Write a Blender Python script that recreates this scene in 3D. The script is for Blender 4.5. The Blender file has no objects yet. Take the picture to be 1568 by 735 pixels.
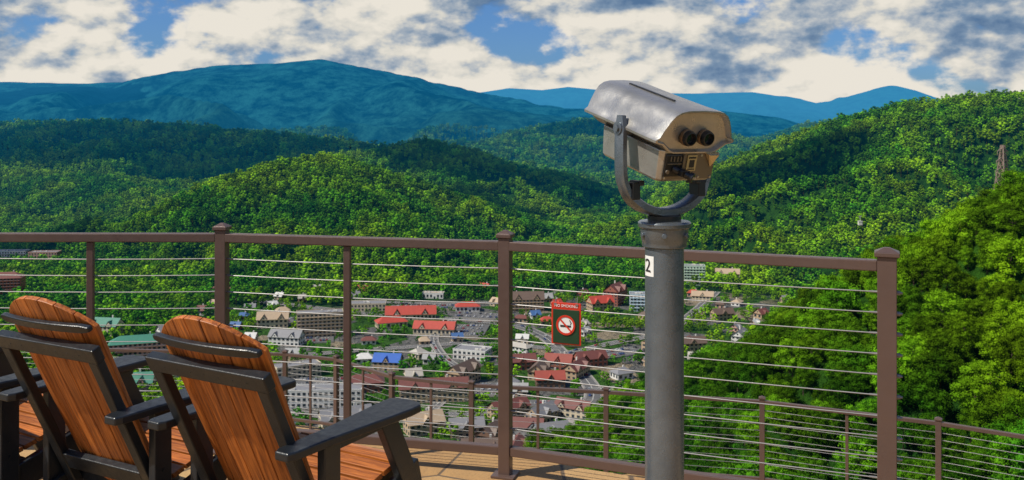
import bpy, math, random
import numpy as np
from mathutils import Vector, Matrix

random.seed(7); np.random.seed(7)
scene = bpy.context.scene
EYE = 1.58
VAL = -200.0
SUN = Vector((-0.80, -0.30, 0.0)).normalized() * math.cos(math.radians(50)) + Vector((0, 0, math.sin(math.radians(50))))

# ------------------------------------------------------------------ materials
def new_mat(name):
    m = bpy.data.materials.new(name); m.use_nodes = True
    nt = m.node_tree
    for n in list(nt.nodes): nt.nodes.remove(n)
    out = nt.nodes.new('ShaderNodeOutputMaterial')
    return m, nt, out

def N(nt, t, **kw):
    n = nt.nodes.new(t)
    for k, v in kw.items(): setattr(n, k, v)
    return n

def L(nt, a, b): nt.links.new(a, b)

def mixrgb(nt, fac, a, b, mode='MIX'):
    n = nt.nodes.new('ShaderNodeMix'); n.data_type = 'RGBA'; n.blend_type = mode
    n.clamp_factor = True
    def s(sock, v):
        if hasattr(v, 'is_output'): nt.links.new(v, sock)
        elif isinstance(v, (int, float)): sock.default_value = v
        else: sock.default_value = (*v, 1) if len(v) == 3 else v
    s(n.inputs[0], fac); s(n.inputs[6], a); s(n.inputs[7], b)
    return n.outputs[2]

def math_(nt, op, a, b=None, c=None, clamp=False):
    n = nt.nodes.new('ShaderNodeMath'); n.operation = op; n.use_clamp = clamp
    for i, v in enumerate((a, b, c)):
        if v is None: continue
        if hasattr(v, 'is_output'): nt.links.new(v, n.inputs[i])
        else: n.inputs[i].default_value = v
    return n.outputs[0]

def maprange(nt, v, a, b, c=0., d=1., smooth=False):
    n = nt.nodes.new('ShaderNodeMapRange')
    if smooth: n.interpolation_type = 'SMOOTHSTEP'
    nt.links.new(v, n.inputs[0])
    n.inputs[1].default_value = a; n.inputs[2].default_value = b
    n.inputs[3].default_value = c; n.inputs[4].default_value = d
    return n.outputs[0]

def noise(nt, vec, scale, detail=4, rough=.55, dist=0.):
    n = nt.nodes.new('ShaderNodeTexNoise')
    if vec is not None: nt.links.new(vec, n.inputs['Vector'])
    n.inputs['Scale'].default_value = scale; n.inputs['Detail'].default_value = detail
    n.inputs['Roughness'].default_value = rough; n.inputs['Distortion'].default_value = dist
    return n.outputs['Fac']

def simple(name, col, rough=.6, metal=0., var=.15, vscale=8., bump=0., bscale=60., coat=0.):
    m, nt, out = new_mat(name)
    p = N(nt, 'ShaderNodeBsdfPrincipled')
    tc = N(nt, 'ShaderNodeTexCoord')
    f = noise(nt, tc.outputs['Object'], vscale, 5)
    c = mixrgb(nt, f, tuple(x * (1 - var) for x in col), tuple(min(1, x * (1 + var)) for x in col))
    L(nt, c, p.inputs['Base Color'])
    r = maprange(nt, noise(nt, tc.outputs['Object'], vscale * 2.3, 4), .3, .7, max(0.02, rough - .08), min(1, rough + .08))
    L(nt, r, p.inputs['Roughness'])
    p.inputs['Metallic'].default_value = metal
    p.inputs['Coat Weight'].default_value = coat
    if bump > 0:
        b = N(nt, 'ShaderNodeBump'); b.inputs['Strength'].default_value = bump; b.inputs['Distance'].default_value = .002
        L(nt, noise(nt, tc.outputs['Object'], bscale, 3), b.inputs['Height'])
        L(nt, b.outputs[0], p.inputs['Normal'])
    L(nt, p.outputs[0], out.inputs[0])
    return m

# aerial haze node group: painted blue glow mixed into surface materials, stronger farther out
hz = bpy.data.node_groups.new('painted_haze', 'ShaderNodeTree')
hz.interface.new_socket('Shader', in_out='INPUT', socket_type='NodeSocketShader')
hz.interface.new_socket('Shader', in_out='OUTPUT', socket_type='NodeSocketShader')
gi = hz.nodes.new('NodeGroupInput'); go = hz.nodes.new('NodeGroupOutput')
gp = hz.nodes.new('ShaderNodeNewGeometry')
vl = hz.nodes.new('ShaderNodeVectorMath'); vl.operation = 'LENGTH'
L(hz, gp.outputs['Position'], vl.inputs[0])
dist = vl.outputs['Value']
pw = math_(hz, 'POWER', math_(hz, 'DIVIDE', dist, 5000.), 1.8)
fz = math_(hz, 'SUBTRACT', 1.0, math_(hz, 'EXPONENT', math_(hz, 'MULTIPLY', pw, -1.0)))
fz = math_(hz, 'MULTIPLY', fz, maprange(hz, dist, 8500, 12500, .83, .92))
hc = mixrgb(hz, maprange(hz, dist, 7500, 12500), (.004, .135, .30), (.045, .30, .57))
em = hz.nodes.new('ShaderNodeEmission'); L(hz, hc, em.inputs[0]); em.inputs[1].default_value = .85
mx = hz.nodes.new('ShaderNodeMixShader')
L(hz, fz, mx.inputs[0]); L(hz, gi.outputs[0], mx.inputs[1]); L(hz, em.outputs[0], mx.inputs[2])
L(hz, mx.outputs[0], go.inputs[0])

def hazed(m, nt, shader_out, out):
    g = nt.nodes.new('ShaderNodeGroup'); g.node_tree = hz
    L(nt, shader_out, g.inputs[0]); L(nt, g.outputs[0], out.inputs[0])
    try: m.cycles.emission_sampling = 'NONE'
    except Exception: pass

# ------------------------------------------------------------------ mesh builder
class MB:
    def __init__(s): s.v = []; s.f = []; s.m = []
    def add(s, vs, fs, mi=0):
        o = len(s.v); s.v += [tuple(v) for v in vs]
        for f in fs: s.f.append(tuple(i + o for i in f)); s.m.append(mi)
    def box(s, c, size, M=None, mi=0):
        x, y, z = (size[0] / 2, size[1] / 2, size[2] / 2)
        vs = [Vector((a, b, d)) for a in (-x, x) for b in (-y, y) for d in (-z, z)]
        if M is not None: vs = [M @ v for v in vs]
        vs = [v + Vector(c) for v in vs]
        s.add(vs, [(0, 1, 3, 2), (4, 6, 7, 5), (0, 4, 5, 1), (2, 3, 7, 6), (0, 2, 6, 4), (1, 5, 7, 3)], mi)
    def beam(s, p, q, w, h, up=(0, 0, 1), mi=0):
        p = Vector(p); q = Vector(q); d = q - p; ln = d.length; d.normalize()
        up = Vector(up)
        x = d.cross(up)
        if x.length < 1e-4: x = d.cross(Vector((0, 1, 0)))
        x.normalize(); y = x.cross(d).normalized()
        M = Matrix((x, y, d)).transposed()
        s.box((p + q) / 2, (w, h, ln), M, mi)
    def cyl(s, p, q, r1, r2=None, n=16, mi=0, caps=True):
        if r2 is None: r2 = r1
        p = Vector(p); q = Vector(q); d = (q - p).normalized()
        x = d.cross(Vector((0, 0, 1)))
        if x.length < 1e-4: x = Vector((1, 0, 0))
        x.normalize(); y = d.cross(x)
        vs = []
        for c, r in ((p, r1), (q, r2)):
            for i in range(n):
                a = 2 * math.pi * i / n
                vs.append(c + x * math.cos(a) * r + y * math.sin(a) * r)
        fs = [(i, (i + 1) % n, n + (i + 1) % n, n + i) for i in range(n)]
        if caps: fs += [tuple(range(n - 1, -1, -1)), tuple(range(n, 2 * n))]
        s.add(vs, fs, mi)
    def loft(s, rings, mi=0, caps=True, closed=True):
        n = len(rings[0]); vs = [v for r in rings for v in r]; fs = []
        for k in range(len(rings) - 1):
            for i in range(n if closed else n - 1):
                j = (i + 1) % n
                fs.append((k * n + i, k * n + j, (k + 1) * n + j, (k + 1) * n + i))
        if caps: fs += [tuple(range(n - 1, -1, -1)), tuple((len(rings) - 1) * n + i for i in range(n))]
        s.add(vs, fs, mi)
    def mesh(s, name, mats):
        me = bpy.data.meshes.new(name); me.from_pydata(s.v, [], s.f)
        for m in mats: me.materials.append(m)
        me.polygons.foreach_set('material_index', s.m); me.update()
        return me
    def obj(s, name, mats, parent=None, bevel=0., smooth=False, seg=2, fixn=True):
        me = s.mesh(name, mats)
        if fixn:
            import bmesh
            bm = bmesh.new(); bm.from_mesh(me); bmesh.ops.recalc_face_normals(bm, faces=bm.faces); bm.to_mesh(me); bm.free()
        o = bpy.data.objects.new(name, me); scene.collection.objects.link(o)
        if parent: o.parent = parent
        if bevel > 0:
            b = o.modifiers.new('bevel', 'BEVEL'); b.width = bevel; b.segments = seg; b.limit_method = 'ANGLE'; b.angle_limit = math.radians(35)
        if smooth:
            me.polygons.foreach_set('use_smooth', [True] * len(me.polygons))
            try: me.set_sharp_from_angle(angle=math.radians(38))
            except Exception: pass
        return o

def empty(name, loc=(0, 0, 0), rz=0.):
    e = bpy.data.objects.new(name, None); e.location = loc; e.rotation_euler = (0, 0, rz)
    e.empty_display_size = .2; scene.collection.objects.link(e); return e

# ------------------------------------------------------------------ noise (numpy)
def _hash(ix, iy, seed):
    h = (ix.astype(np.int64) * 374761393 + iy.astype(np.int64) * 668265263 + seed * 974711) & 0xffffffff
    h = ((h ^ (h >> 13)) * 1274126177) & 0xffffffff
    return ((h ^ (h >> 16)) & 0xffff) / 65535.0
def vnoise(x, y, seed):
    ix = np.floor(x); iy = np.floor(y); fx = x - ix; fy = y - iy
    fx = fx * fx * fx * (fx * (fx * 6 - 15) + 10); fy = fy * fy * fy * (fy * (fy * 6 - 15) + 10)
    a = _hash(ix, iy, seed); b = _hash(ix + 1, iy, seed); c = _hash(ix, iy + 1, seed); d = _hash(ix + 1, iy + 1, seed)
    return (a + (b - a) * fx) * (1 - fy) + (c + (d - c) * fx) * fy
def fbm(x, y, o, seed):
    s = 0; a = .5; t = 0
    for i in range(o):
        s = s + a * vnoise(x * 2 ** i + 17.3 * i, y * 2 ** i - 9.1 * i, seed + i); t += a; a *= .5
    return s / t

# ------------------------------------------------------------------ terrain
def survey(a, e, d, drop=0.):      # bearing / elevation slopes (per 1400) and distance -> world point
    return (a / 1400 * d, d, EYE + e / 1400 * d - drop)

R = []
def ridge(pts, s, r, A, lam, seed, drop=0., world=False):
    P = pts if world else [survey(a, e, d, drop) for a, e, d in pts]
    R.append((P, s, r, A, lam, seed))
# distant range
ridge([(-500, 5, 14500), (-200, 30, 13500), (-84, 48, 13000), (-4, 60, 13000), (46, 57, 13000), (86, 62, 13000), (146, 57, 13000), (216, 53, 13000), (296, 53, 12800), (366, 54, 12600),
       (416, 48, 12600), (466, 38, 12600), (506, 44, 12500), (556, 56, 12500), (581, 64, 12500), (616, 52, 12500), (666, 43, 12500), (784, 30, 12500), (916, 35, 12500), (1500, 50, 12000)],
      .30, 60, .3, 1500, 11)
# blue mountain
ridge([(-3000, 60, 7500), (-1500, 80, 8000), (-934, 75, 8000), (-784, 70, 8000), (-664, 67, 8000), (-554, 71, 8000), (-494, 83, 8000), (-444, 95, 8000), (-364, 98, 8000), (-294, 104, 8000),
       (-244, 90, 8000), (-184, 68, 8000), (-104, 52, 7900), (-24, 40, 7800), (66, 30, 7700), (166, 27, 7600), (276, 30, 7600), (396, 17, 7500), (470, 0, 7400), (600, -30, 7300)],
      .27, 70, .42, 1400, 23)
ridge([(-294, 104, 8000), (-250, 62, 7300), (-190, 20, 6500), (-130, -10, 5900)], .27, 60, .3, 900, 24)
ridge([(-600, 68, 8000), (-560, 30, 7000), (-520, 0, 6200)], .27, 60, .3, 900, 25)
ridge([(-430, 96, 8000), (-420, 40, 7100), (-380, 0, 6300)], .28, 60, .3, 900, 26)
# middle ridges
ridge([(-80, -60, 4000), (-44, -30, 4000), (16, -12, 4100), (76, 5, 4200), (146, 15, 4300), (216, 8, 4300), (276, -5, 4400), (366, -20, 4400), (436, -5, 4500), (496, 10, 4500), (620, 25, 4500), (900, 35, 4500)],
      .24, 30, .5, 600, 31, 14)
ridge([(76, 5, 4200), (30, -40, 3600), (0, -70, 3200)], .3, 30, .3, 400, 32, 14)
ridge([(-2200, 25, 3200), (-884, 10, 3300), (-784, 5, 3300), (-694, 7, 3200), (-604, 9, 3100), (-504, 2, 3000), (-384, -10, 2900), (-304, -18, 2800), (-224, -27, 2700), (-90, -60, 2700)],
      .20, 25, .5, 420, 41, 15)
ridge([(-1000, -50, 2350), (-784, -62, 2300), (-634, -74, 2150), (-530, -105, 1950)], .27, 20, .45, 300, 42, 12)
ridge([(-560, -132, 1400), (-484, -100, 1450), (-384, -61, 1500), (-334, -48, 1550), (-284, -42, 1600), (-224, -66, 1650), (-174, -95, 1700), (-104, -145, 1700)],
      .44, 12, .5, 210, 51, 12)
ridge([(-284, -42, 1600), (-250, -90, 1420), (-215, -145, 1290)], .44, 14, .35, 200, 52, 12)
ridge([(-300, -45, 2250), (-204, -33, 2250), (-134, -18, 2300), (-64, -33, 2350), (-4, -55, 2400), (66, -90, 2450), (130, -120, 2450)], .38, 18, .5, 260, 61, 12)
ridge([(-134, -18, 2300), (-100, -70, 2050), (-60, -120, 1850)], .40, 18, .4, 260, 62, 12)
ridge([(1400, 90, 1300), (784, 55, 1500), (700, 50, 1550), (616, 40, 1600), (516, 18, 1700), (416, -20, 1900), (336, -55, 2000), (256, -95, 2100), (200, -120, 2150)], .52, 20, .5, 240, 71, 12)
ridge([(616, 40, 1600), (590, -45, 1400), (560, -120, 1250)], .52, 18, .35, 260, 72, 12)
ridge([(416, -20, 1900), (360, -80, 1700), (310, -130, 1560)], .48, 18, .35, 260, 73, 12)
# near spur on the right
ridge([(620, 520, 20), (420, 480, -12), (300, 490, -34), (200, 352, -34), (186, 378, -50), (170, 398, -71), (157, 416, -98), (138, 428, -140), (122, 434, -185)], .72, 10, .15, 80, 81, world=True)
ridge([(240, 400, -30), (170, 240, -74), (125, 190, -92)], .7, 10, .15, 90, 82, world=True)
# the overlook's own hill
ridge([(0, -4, -4.5), (60, -120, 0), (300, -600, 40), (500, -2500, 120)], .80, 6, .1, 60, 91, world=True)

def height(x, y):
    x = np.asarray(x, float); y = np.asarray(y, float)
    d = np.hypot(x, y)
    base = VAL + np.clip((d - 1350) / 900, 0, 1) * (fbm(x / 260, y / 260, 4, 5) - .35) * 40
    K = 4.0; hs = [base]
    fine = fbm(x / 90, y / 90, 3, 7) - .5
    for P, s, r, A, lam, seed in R:
        wx = x + (fbm(x / lam, y / lam, 2, seed + 50) - .5) * lam * .6
        wy = y + (fbm(x / lam, y / lam, 2, seed + 60) - .5) * lam * .6
        n = fbm(wx / lam, wy / lam, 3, seed)
        m = 1 + A * (np.sqrt((2 * n - 1) ** 2 + .004) * 3.6 - .8)
        m = np.clip(m, .75, 1.6)
        best = np.full(x.shape, -1e5)
        for (ax, ay, az), (bx, by, bz) in zip(P[:-1], P[1:]):
            ux, uy = bx - ax, by - ay; l2 = ux * ux + uy * uy
            t = np.clip(((x - ax) * ux + (y - ay) * uy) / l2, 0, 1)
            g = np.hypot(x - ax - t * ux, y - ay - t * uy)
            g = np.sqrt(g * g + r * r) - r
            best = np.maximum(best, az + (bz - az) * t - s * g * m + fine * np.minimum(g * .12, 18))
        hs.append(best)
    H = np.stack(hs); mx_ = H.max(0)
    h = mx_ + K * np.log(np.exp((H - mx_) / K).sum(0))
    h = np.maximum(h, VAL)
    return np.where(d < 330, np.maximum(mx_, VAL), h)

# town buildings: a = bearing, d = distance
B = []
def bld(kind, a, d, w, dep, h, rot, roof, wall, rc):
    B.append((kind, a / 1400 * d, d, w, dep, h, math.radians(rot), roof, wall, rc))
CREAM = (.55, .47, .34); TAN = (.42, .31, .2); BEIGE = (.46, .36, .25); WHITE = (.66, .65, .62); BRICK = (.28, .1, .07); PINK = (.5, .3, .24)
MINT = (.45, .58, .48); BROWN = (.16, .09, .06); GREY = (.3, .3, .3)
RRED = (.40, .055, .035); RGREEN = (.04, .19, .13); RBLUE = (.02, .10, .40); RMAR = (.15, .05, .04); RGREY = (.2, .2, .21); RBRN = (.12, .08, .06); RTAN = (.4, .3, .2)
bld('hotel_building', -294, 885, 44, 18, 23, 14, 'flat', BEIGE, RGREY)
bld('shopping_building', -155, 965, 52, 18, 6, 6, 'gable', CREAM, RRED)
bld('shopping_building', -118, 895, 40, 15, 6, -8, 'gable', CREAM, RRED)
bld('shopping_building', -185, 925, 30, 16, 6, 20, 'hip', CREAM, RRED)
bld('restaurant_building', -68, 1005, 26, 14, 6, 5, 'hip', WHITE, RRED)
bld('shopping_building', -225, 1010, 46, 20, 8, 5, 'flat', CREAM, RGREY)
bld('motel_building', -366, 925, 30, 16, 9, 10, 'gable', CREAM, RTAN)
bld('motel_building', -345, 850, 30, 14, 8, -12, 'gable', WHITE, RGREY)
bld('hotel_building', -765, 1370, 46, 18, 15, 5, 'flat', WHITE, RGREY)
bld('hotel_building', -715, 1340, 40, 18, 12, 5, 'flat', PINK, RGREY)
bld('hotel_building', -775, 1085, 38, 20, 24, 12, 'hip', BRICK, RMAR)
bld('hotel_building', -572, 790, 46, 18, 17, 18, 'hip', PINK, RGREEN)
bld('lodge_building', -622, 880, 30, 16, 12, -10, 'gable', CREAM, RGREEN)
bld('lodge_building', -585, 690, 34, 16, 10, 10, 'gable', PINK, RGREEN)
bld('lodge_building', -520, 870, 26, 14, 9, 40, 'gable', WHITE, RGREY)
bld('apartment_building', 279, 1175, 27, 16, 24, -8, 'flat', MINT, RGREY)
bld('apartment_building', 330, 1190, 30, 14, 12, -12, 'gable', CREAM, RTAN)
bld('lodge_building', 23, 1010, 36, 18, 13, 4, 'gable', TAN, RBRN)
bld('chalet_building', 158, 1045, 28, 18, 16, 60, 'gable', BRICK, RMAR)
bld('chalet_building', 135, 1000, 26, 16, 11, 20, 'gable', TAN, RRED)
bld('hotel_building', 194, 1010, 20, 16, 18, -6, 'flat', (.5, .6, .68), RGREY)
bld('hotel_building', -295, 665, 62, 16, 12, 4, 'flat', WHITE, RGREY)
bld('hotel_building', -255, 618, 34, 14, 7, 24, 'gable', CREAM, RGREY)
bld('hotel_building', -330, 740, 36, 16, 10, 30, 'flat', CREAM, RGREY)
bld('shopping_building', -190, 765, 22, 14, 7, -8, 'gable', TAN, RBLUE)
bld('shopping_building', -225, 700, 28, 16, 8, 10, 'hip', BRICK, RMAR)
bld('hotel_building', -120, 675, 50, 14, 11, 8, 'gable', TAN, RMAR)
bld('hotel_building', -75, 720, 30, 14, 11, 60, 'gable', TAN, RBRN)
bld('cottage', -135, 605, 24, 14, 8, 25, 'gable', TAN, RTAN)
bld('shopping_building', -60, 800, 30, 18, 8, -20, 'flat', WHITE, RGREY)
for i, (a, d) in enumerate([(15, 765), (42, 740), (72, 765), (98, 742), (58, 712), (120, 775)]):
    bld('village_shop', a, d, 22 + 4 * (i % 2), 13, 7, [10, 75, -15, 60, 5, 20][i], 'gable', [BRICK, TAN, BRICK, TAN, BROWN, BRICK][i], [RMAR, RBRN, (.26, .06, .04), RMAR, (.30, .06, .04), RMAR][i])
for i, (a, d) in enumerate([(-70, 600), (-30, 590), (15, 600), (45, 628), (-45, 560), (5, 555), (60, 590), (95, 640), (-5, 640)]):
    bld('lodge_building', a, d, 22 + 3 * (i % 3), 12, 6.5, [10, 65, -10, 50, 5, 80, 20, -30, 35][i], 'gable', [TAN, BROWN, GREY, TAN, BROWN, TAN, GREY, CREAM, TAN][i], [RGREY, RBRN, RMAR, RGREY, RBRN, RMAR, RGREY, RMAR, RMAR][i])
bld('market_stall', 34, 573, 12, 8, 3.5, 10, 'hip', WHITE, RBLUE)
bld('cottage', 322, 960, 22, 12, 7, 15, 'gable', TAN, RBRN)
bld('cottage', 292, 1060, 24, 12, 7, -15, 'gable', CREAM, RTAN)
bld('cottage', 392, 760, 26, 14, 9, 30, 'gable', TAN, RMAR)
bld('cottage', 415, 735, 18, 12, 8, -50, 'gable', BROWN, RMAR)
bld('cottage', 275, 830, 24, 12, 7, 10, 'gable', TAN, RBRN)
bld('cottage', 350, 860, 20, 12, 7, 60, 'gable', WHITE, RGREY)
bld('cottage', 230, 905, 26, 14, 8, -25, 'gable', CREAM, RBRN)

ROADS = [([(-330, 1080), (-150, 985), (-60, 960), (0, 930), (30, 880), (45, 810), (62, 700), (48, 640), (36, 590), (30, 500)], 12),
         ([(45, 810), (90, 850), (150, 900), (200, 1000), (250, 1120)], 9),
         ([(-400, 860), (-250, 800), (-120, 830), (-40, 850), (45, 830)], 9),
         ([(-260, 700), (-140, 640), (-60, 640), (48, 650)], 8),
         ([(62, 700), (120, 720), (200, 760), (280, 840)], 7),
         ([(-190, 1060), (-90, 1045), (10, 1060), (60, 1120)], 9),
         ([(-60, 960), (-75, 880), (-60, 800), (-40, 740), (-60, 640)], 7)]
LOTS = [(-95, 1022, 120, 24, .05), (-30, 975, 60, 30, -.2), (-190, 870, 40, 36, .2), (-45, 905, 40, 50, -.1), (95, 815, 50, 26, .5), (-150, 722, 60, 22, .1), (-15, 700, 30, 34, 0), (150, 860, 60, 20, .6), (20, 665, 30, 14, 0),
        (-235, 950, 50, 26, .3)]

def seg_dist(x, y, pl):
    best = np.full(np.shape(x), 1e9)
    for (ax, ay), (bx, by) in zip(pl[:-1], pl[1:]):
        ux, uy = bx - ax, by - ay
        t = np.clip(((x - ax) * ux + (y - ay) * uy) / (ux * ux + uy * uy), 0, 1)
        best = np.minimum(best, np.hypot(x - ax - t * ux, y - ay - t * uy))
    return best

rnd = random.Random(5)
tries = 0
while len(B) < 145 and tries < 12000:
    tries += 1
    a = rnd.uniform(-500, 430); d = rnd.uniform(500, 1130)
    x, y = a / 1400 * d, d
    big = rnd.random() < .2
    w_ = rnd.uniform(18, 26) if big else rnd.uniform(9, 15)
    if any(math.hypot(x - b[1], y - b[2]) < w_ * .55 + 8 + b[3] * .55 for b in B): continue
    if any(float(seg_dist(np.array([x]), np.array([y]), pl)[0]) < w / 2 + 3 + w_ * .5 for pl, w in ROADS): continue
    if any(math.hypot(x - l[0], (y - l[1]) * 1.6) < l[2] * .5 + w_ * .4 for l in LOTS): continue
    if abs(float(height(x, y)) - VAL) > 8: continue
    B.append(('shop_building' if big else 'cottage', x, y, w_, rnd.uniform(8, 12), rnd.uniform(5, 8) if big else rnd.uniform(3.5, 5.5),
              math.radians(rnd.uniform(-40, 60)), rnd.choice(['flat', 'hip', 'gable'] if big else ['gable', 'gable', 'hip']),
              rnd.choice([CREAM, TAN, WHITE, BEIGE, BRICK, WHITE, PINK, TAN]), rnd.choice([RGREY, RBRN, RMAR, RTAN, RRED, RBRN, (.30, .30, .29), (.55, .54, .51), (.4, .37, .32), (.22, .11, .08), (.05, .12, .28)])))

def town_mask(x, y, h):
    d = np.hypot(x, y); a = np.arctan2(x, y)
    m = np.clip((1120 + 60 * np.sin(a * 9) - d) / 60, 0, 1) * np.clip((d - 380) / 40, 0, 1)
    m *= np.clip((a + .37 + .04 * np.sin(d / 60)) / .04, 0, 1) * np.clip((.30 - a) / .04, 0, 1)
    return m * np.clip((VAL + 12 - h) / 6, 0, 1)

az_f = np.linspace(-math.radians(47), math.radians(47), 820)
az_b = np.linspace(math.radians(47), math.radians(313), 100)[1:-1]
az = np.concatenate([az_f, az_b])
rad = np.concatenate([[.5, 2, 4, 7], np.geomspace(10, 16500, 560)])
AZ, RD = np.meshgrid(az, rad)
TX = RD * np.sin(AZ); TY = RD * np.cos(AZ)
TZ = height(TX, TY)
nr, na = TX.shape
co = np.stack([TX, TY, TZ], -1).reshape(-1, 3)
idx = np.arange(nr * na).reshape(nr, na)
i0 = idx[:-1]; i1 = idx[1:]
quads = np.stack([i0, np.roll(i0, -1, 1), np.roll(i1, -1, 1), i1], -1).reshape(-1, 4)[:, ::-1]
me = bpy.data.meshes.new('terrain')
me.vertices.add(len(co)); me.vertices.foreach_set('co', co.ravel())
me.loops.add(len(quads) * 4); me.loops.foreach_set('vertex_index', quads.ravel().astype(np.int32))
me.polygons.add(len(quads)); me.polygons.foreach_set('loop_start', np.arange(0, len(quads) * 4, 4, dtype=np.int32))
me.polygons.foreach_set('use_smooth', np.ones(len(quads), bool))
at_ = me.attributes.new('town', 'FLOAT', 'POINT')
at_.data.foreach_set('value', town_mask(TX, TY, TZ).ravel().astype(np.float32))
me.update(calc_edges=True); me.validate()
terrain = bpy.data.objects.new('terrain', me); scene.collection.objects.link(terrain)

m, nt, out = new_mat('hillside_ground')
geo = N(nt, 'ShaderNodeNewGeometry'); pos = geo.outputs['Position']
n1 = noise(nt, pos, .012, 6, .6); n2 = noise(nt, pos, .06, 5, .7)
fc = mixrgb(nt, maprange(nt, n1, .35, .65), (.012, .055, .008), (.05, .14, .012))
fc = mixrgb(nt, maprange(nt, n2, .35, .7), mixrgb(nt, .5, fc, (.006, .02, .006)), fc)
vo = N(nt, 'ShaderNodeTexVoronoi'); L(nt, pos, vo.inputs['Vector']); vo.inputs['Scale'].default_value = .035
sep = N(nt, 'ShaderNodeSeparateColor'); L(nt, vo.outputs['Color'], sep.inputs[0])
tcx = mixrgb(nt, math_(nt, 'GREATER_THAN', sep.outputs[0], .68), (.055, .14, .02), (.20, .19, .18))
tcx = mixrgb(nt, math_(nt, 'GREATER_THAN', sep.outputs[1], .84), tcx, (.36, .29, .2))
tcx = mixrgb(nt, maprange(nt, noise(nt, pos, .3, 4), .3, .7), mixrgb(nt, .4, tcx, (.03, .05, .02)), tcx)
ta = N(nt, 'ShaderNodeAttribute', attribute_name='town')
col = mixrgb(nt, ta.outputs['Fac'], fc, tcx)
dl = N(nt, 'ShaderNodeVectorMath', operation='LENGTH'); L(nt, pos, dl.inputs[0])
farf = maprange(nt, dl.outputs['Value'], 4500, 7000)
far_c = mixrgb(nt, maprange(nt, noise(nt, pos, .006, 10, .75), .42, .58), (.002, .03, .06), (.04, .24, .24))  # blue haze tint painted into the far ground colour
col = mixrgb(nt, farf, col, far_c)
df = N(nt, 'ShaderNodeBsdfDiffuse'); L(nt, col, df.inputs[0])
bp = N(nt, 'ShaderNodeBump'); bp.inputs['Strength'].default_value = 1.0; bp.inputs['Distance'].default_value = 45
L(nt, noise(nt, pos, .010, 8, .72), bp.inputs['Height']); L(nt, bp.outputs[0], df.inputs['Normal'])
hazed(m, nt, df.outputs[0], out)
terrain.data.materials.append(m)

# ------------------------------------------------------------------ forest
def leaf_mat(name, c1, c2, c3, cd, transl=.25):
    m, nt, out = new_mat(name)
    geo = N(nt, 'ShaderNodeNewGeometry'); oi = N(nt, 'ShaderNodeObjectInfo')
    tc = N(nt, 'ShaderNodeTexCoord')
    big = noise(nt, geo.outputs['Position'], .007, 5, .62)
    c = mixrgb(nt, oi.outputs['Random'], c1, c2)
    c = mixrgb(nt, maprange(nt, big, .44, .62), c, c3)
    c = mixrgb(nt, maprange(nt, big, .44, .28, 0, .7), c, cd)          # stands of darker trees
    r2 = math_(nt, 'FRACT', math_(nt, 'MULTIPLY', oi.outputs['Random'], 17.3))
    v = math_(nt, 'MULTIPLY', maprange(nt, math_(nt, 'POWER', r2, 1.6), 0, 1, .45, 1.7), maprange(nt, noise(nt, tc.outputs['Object'], .5, 2), .3, .7, .55, 1.35))
    cc = N(nt, 'ShaderNodeVectorMath', operation='SCALE'); L(nt, c, cc.inputs[0]); L(nt, v, cc.inputs['Scale'])
    d = N(nt, 'ShaderNodeBsdfDiffuse'); L(nt, cc.outputs[0], d.inputs[0])
    if transl > 0:
        t = N(nt, 'ShaderNodeBsdfTranslucent'); L(nt, cc.outputs[0], t.inputs[0])
        x = N(nt, 'ShaderNodeMixShader'); x.inputs[0].default_value = transl
        L(nt, d.outputs[0], x.inputs[1]); L(nt, t.outputs[0], x.inputs[2]); d = x
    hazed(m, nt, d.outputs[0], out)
    return m
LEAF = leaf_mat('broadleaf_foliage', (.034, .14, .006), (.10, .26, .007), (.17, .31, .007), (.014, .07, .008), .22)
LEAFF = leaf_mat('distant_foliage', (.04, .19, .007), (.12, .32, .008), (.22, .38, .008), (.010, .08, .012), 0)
BARK = simple('bark', (.07, .05, .035), .9)

def ico():
    t = (1 + 5 ** .5) / 2
    v = np.array([(-1, t, 0), (1, t, 0), (-1, -t, 0), (1, -t, 0), (0, -1, t), (0, 1, t), (0, -1, -t), (0, 1, -t), (t, 0, -1), (t, 0, 1), (-t, 0, -1), (-t, 0, 1)], float)
    v /= np.linalg.norm(v[0])
    f = [(0, 11, 5), (0, 5, 1), (0, 1, 7), (0, 7, 10), (0, 10, 11), (1, 5, 9), (5, 11, 4), (11, 10, 2), (10, 7, 6), (7, 1, 8), (3, 9, 4), (3, 4, 2), (3, 2, 6), (3, 6, 8), (3, 8, 9), (4, 9, 5), (2, 4, 11), (6, 2, 10), (8, 6, 7), (9, 8, 1)]
    return v, f
IV, IF = ico()

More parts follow.
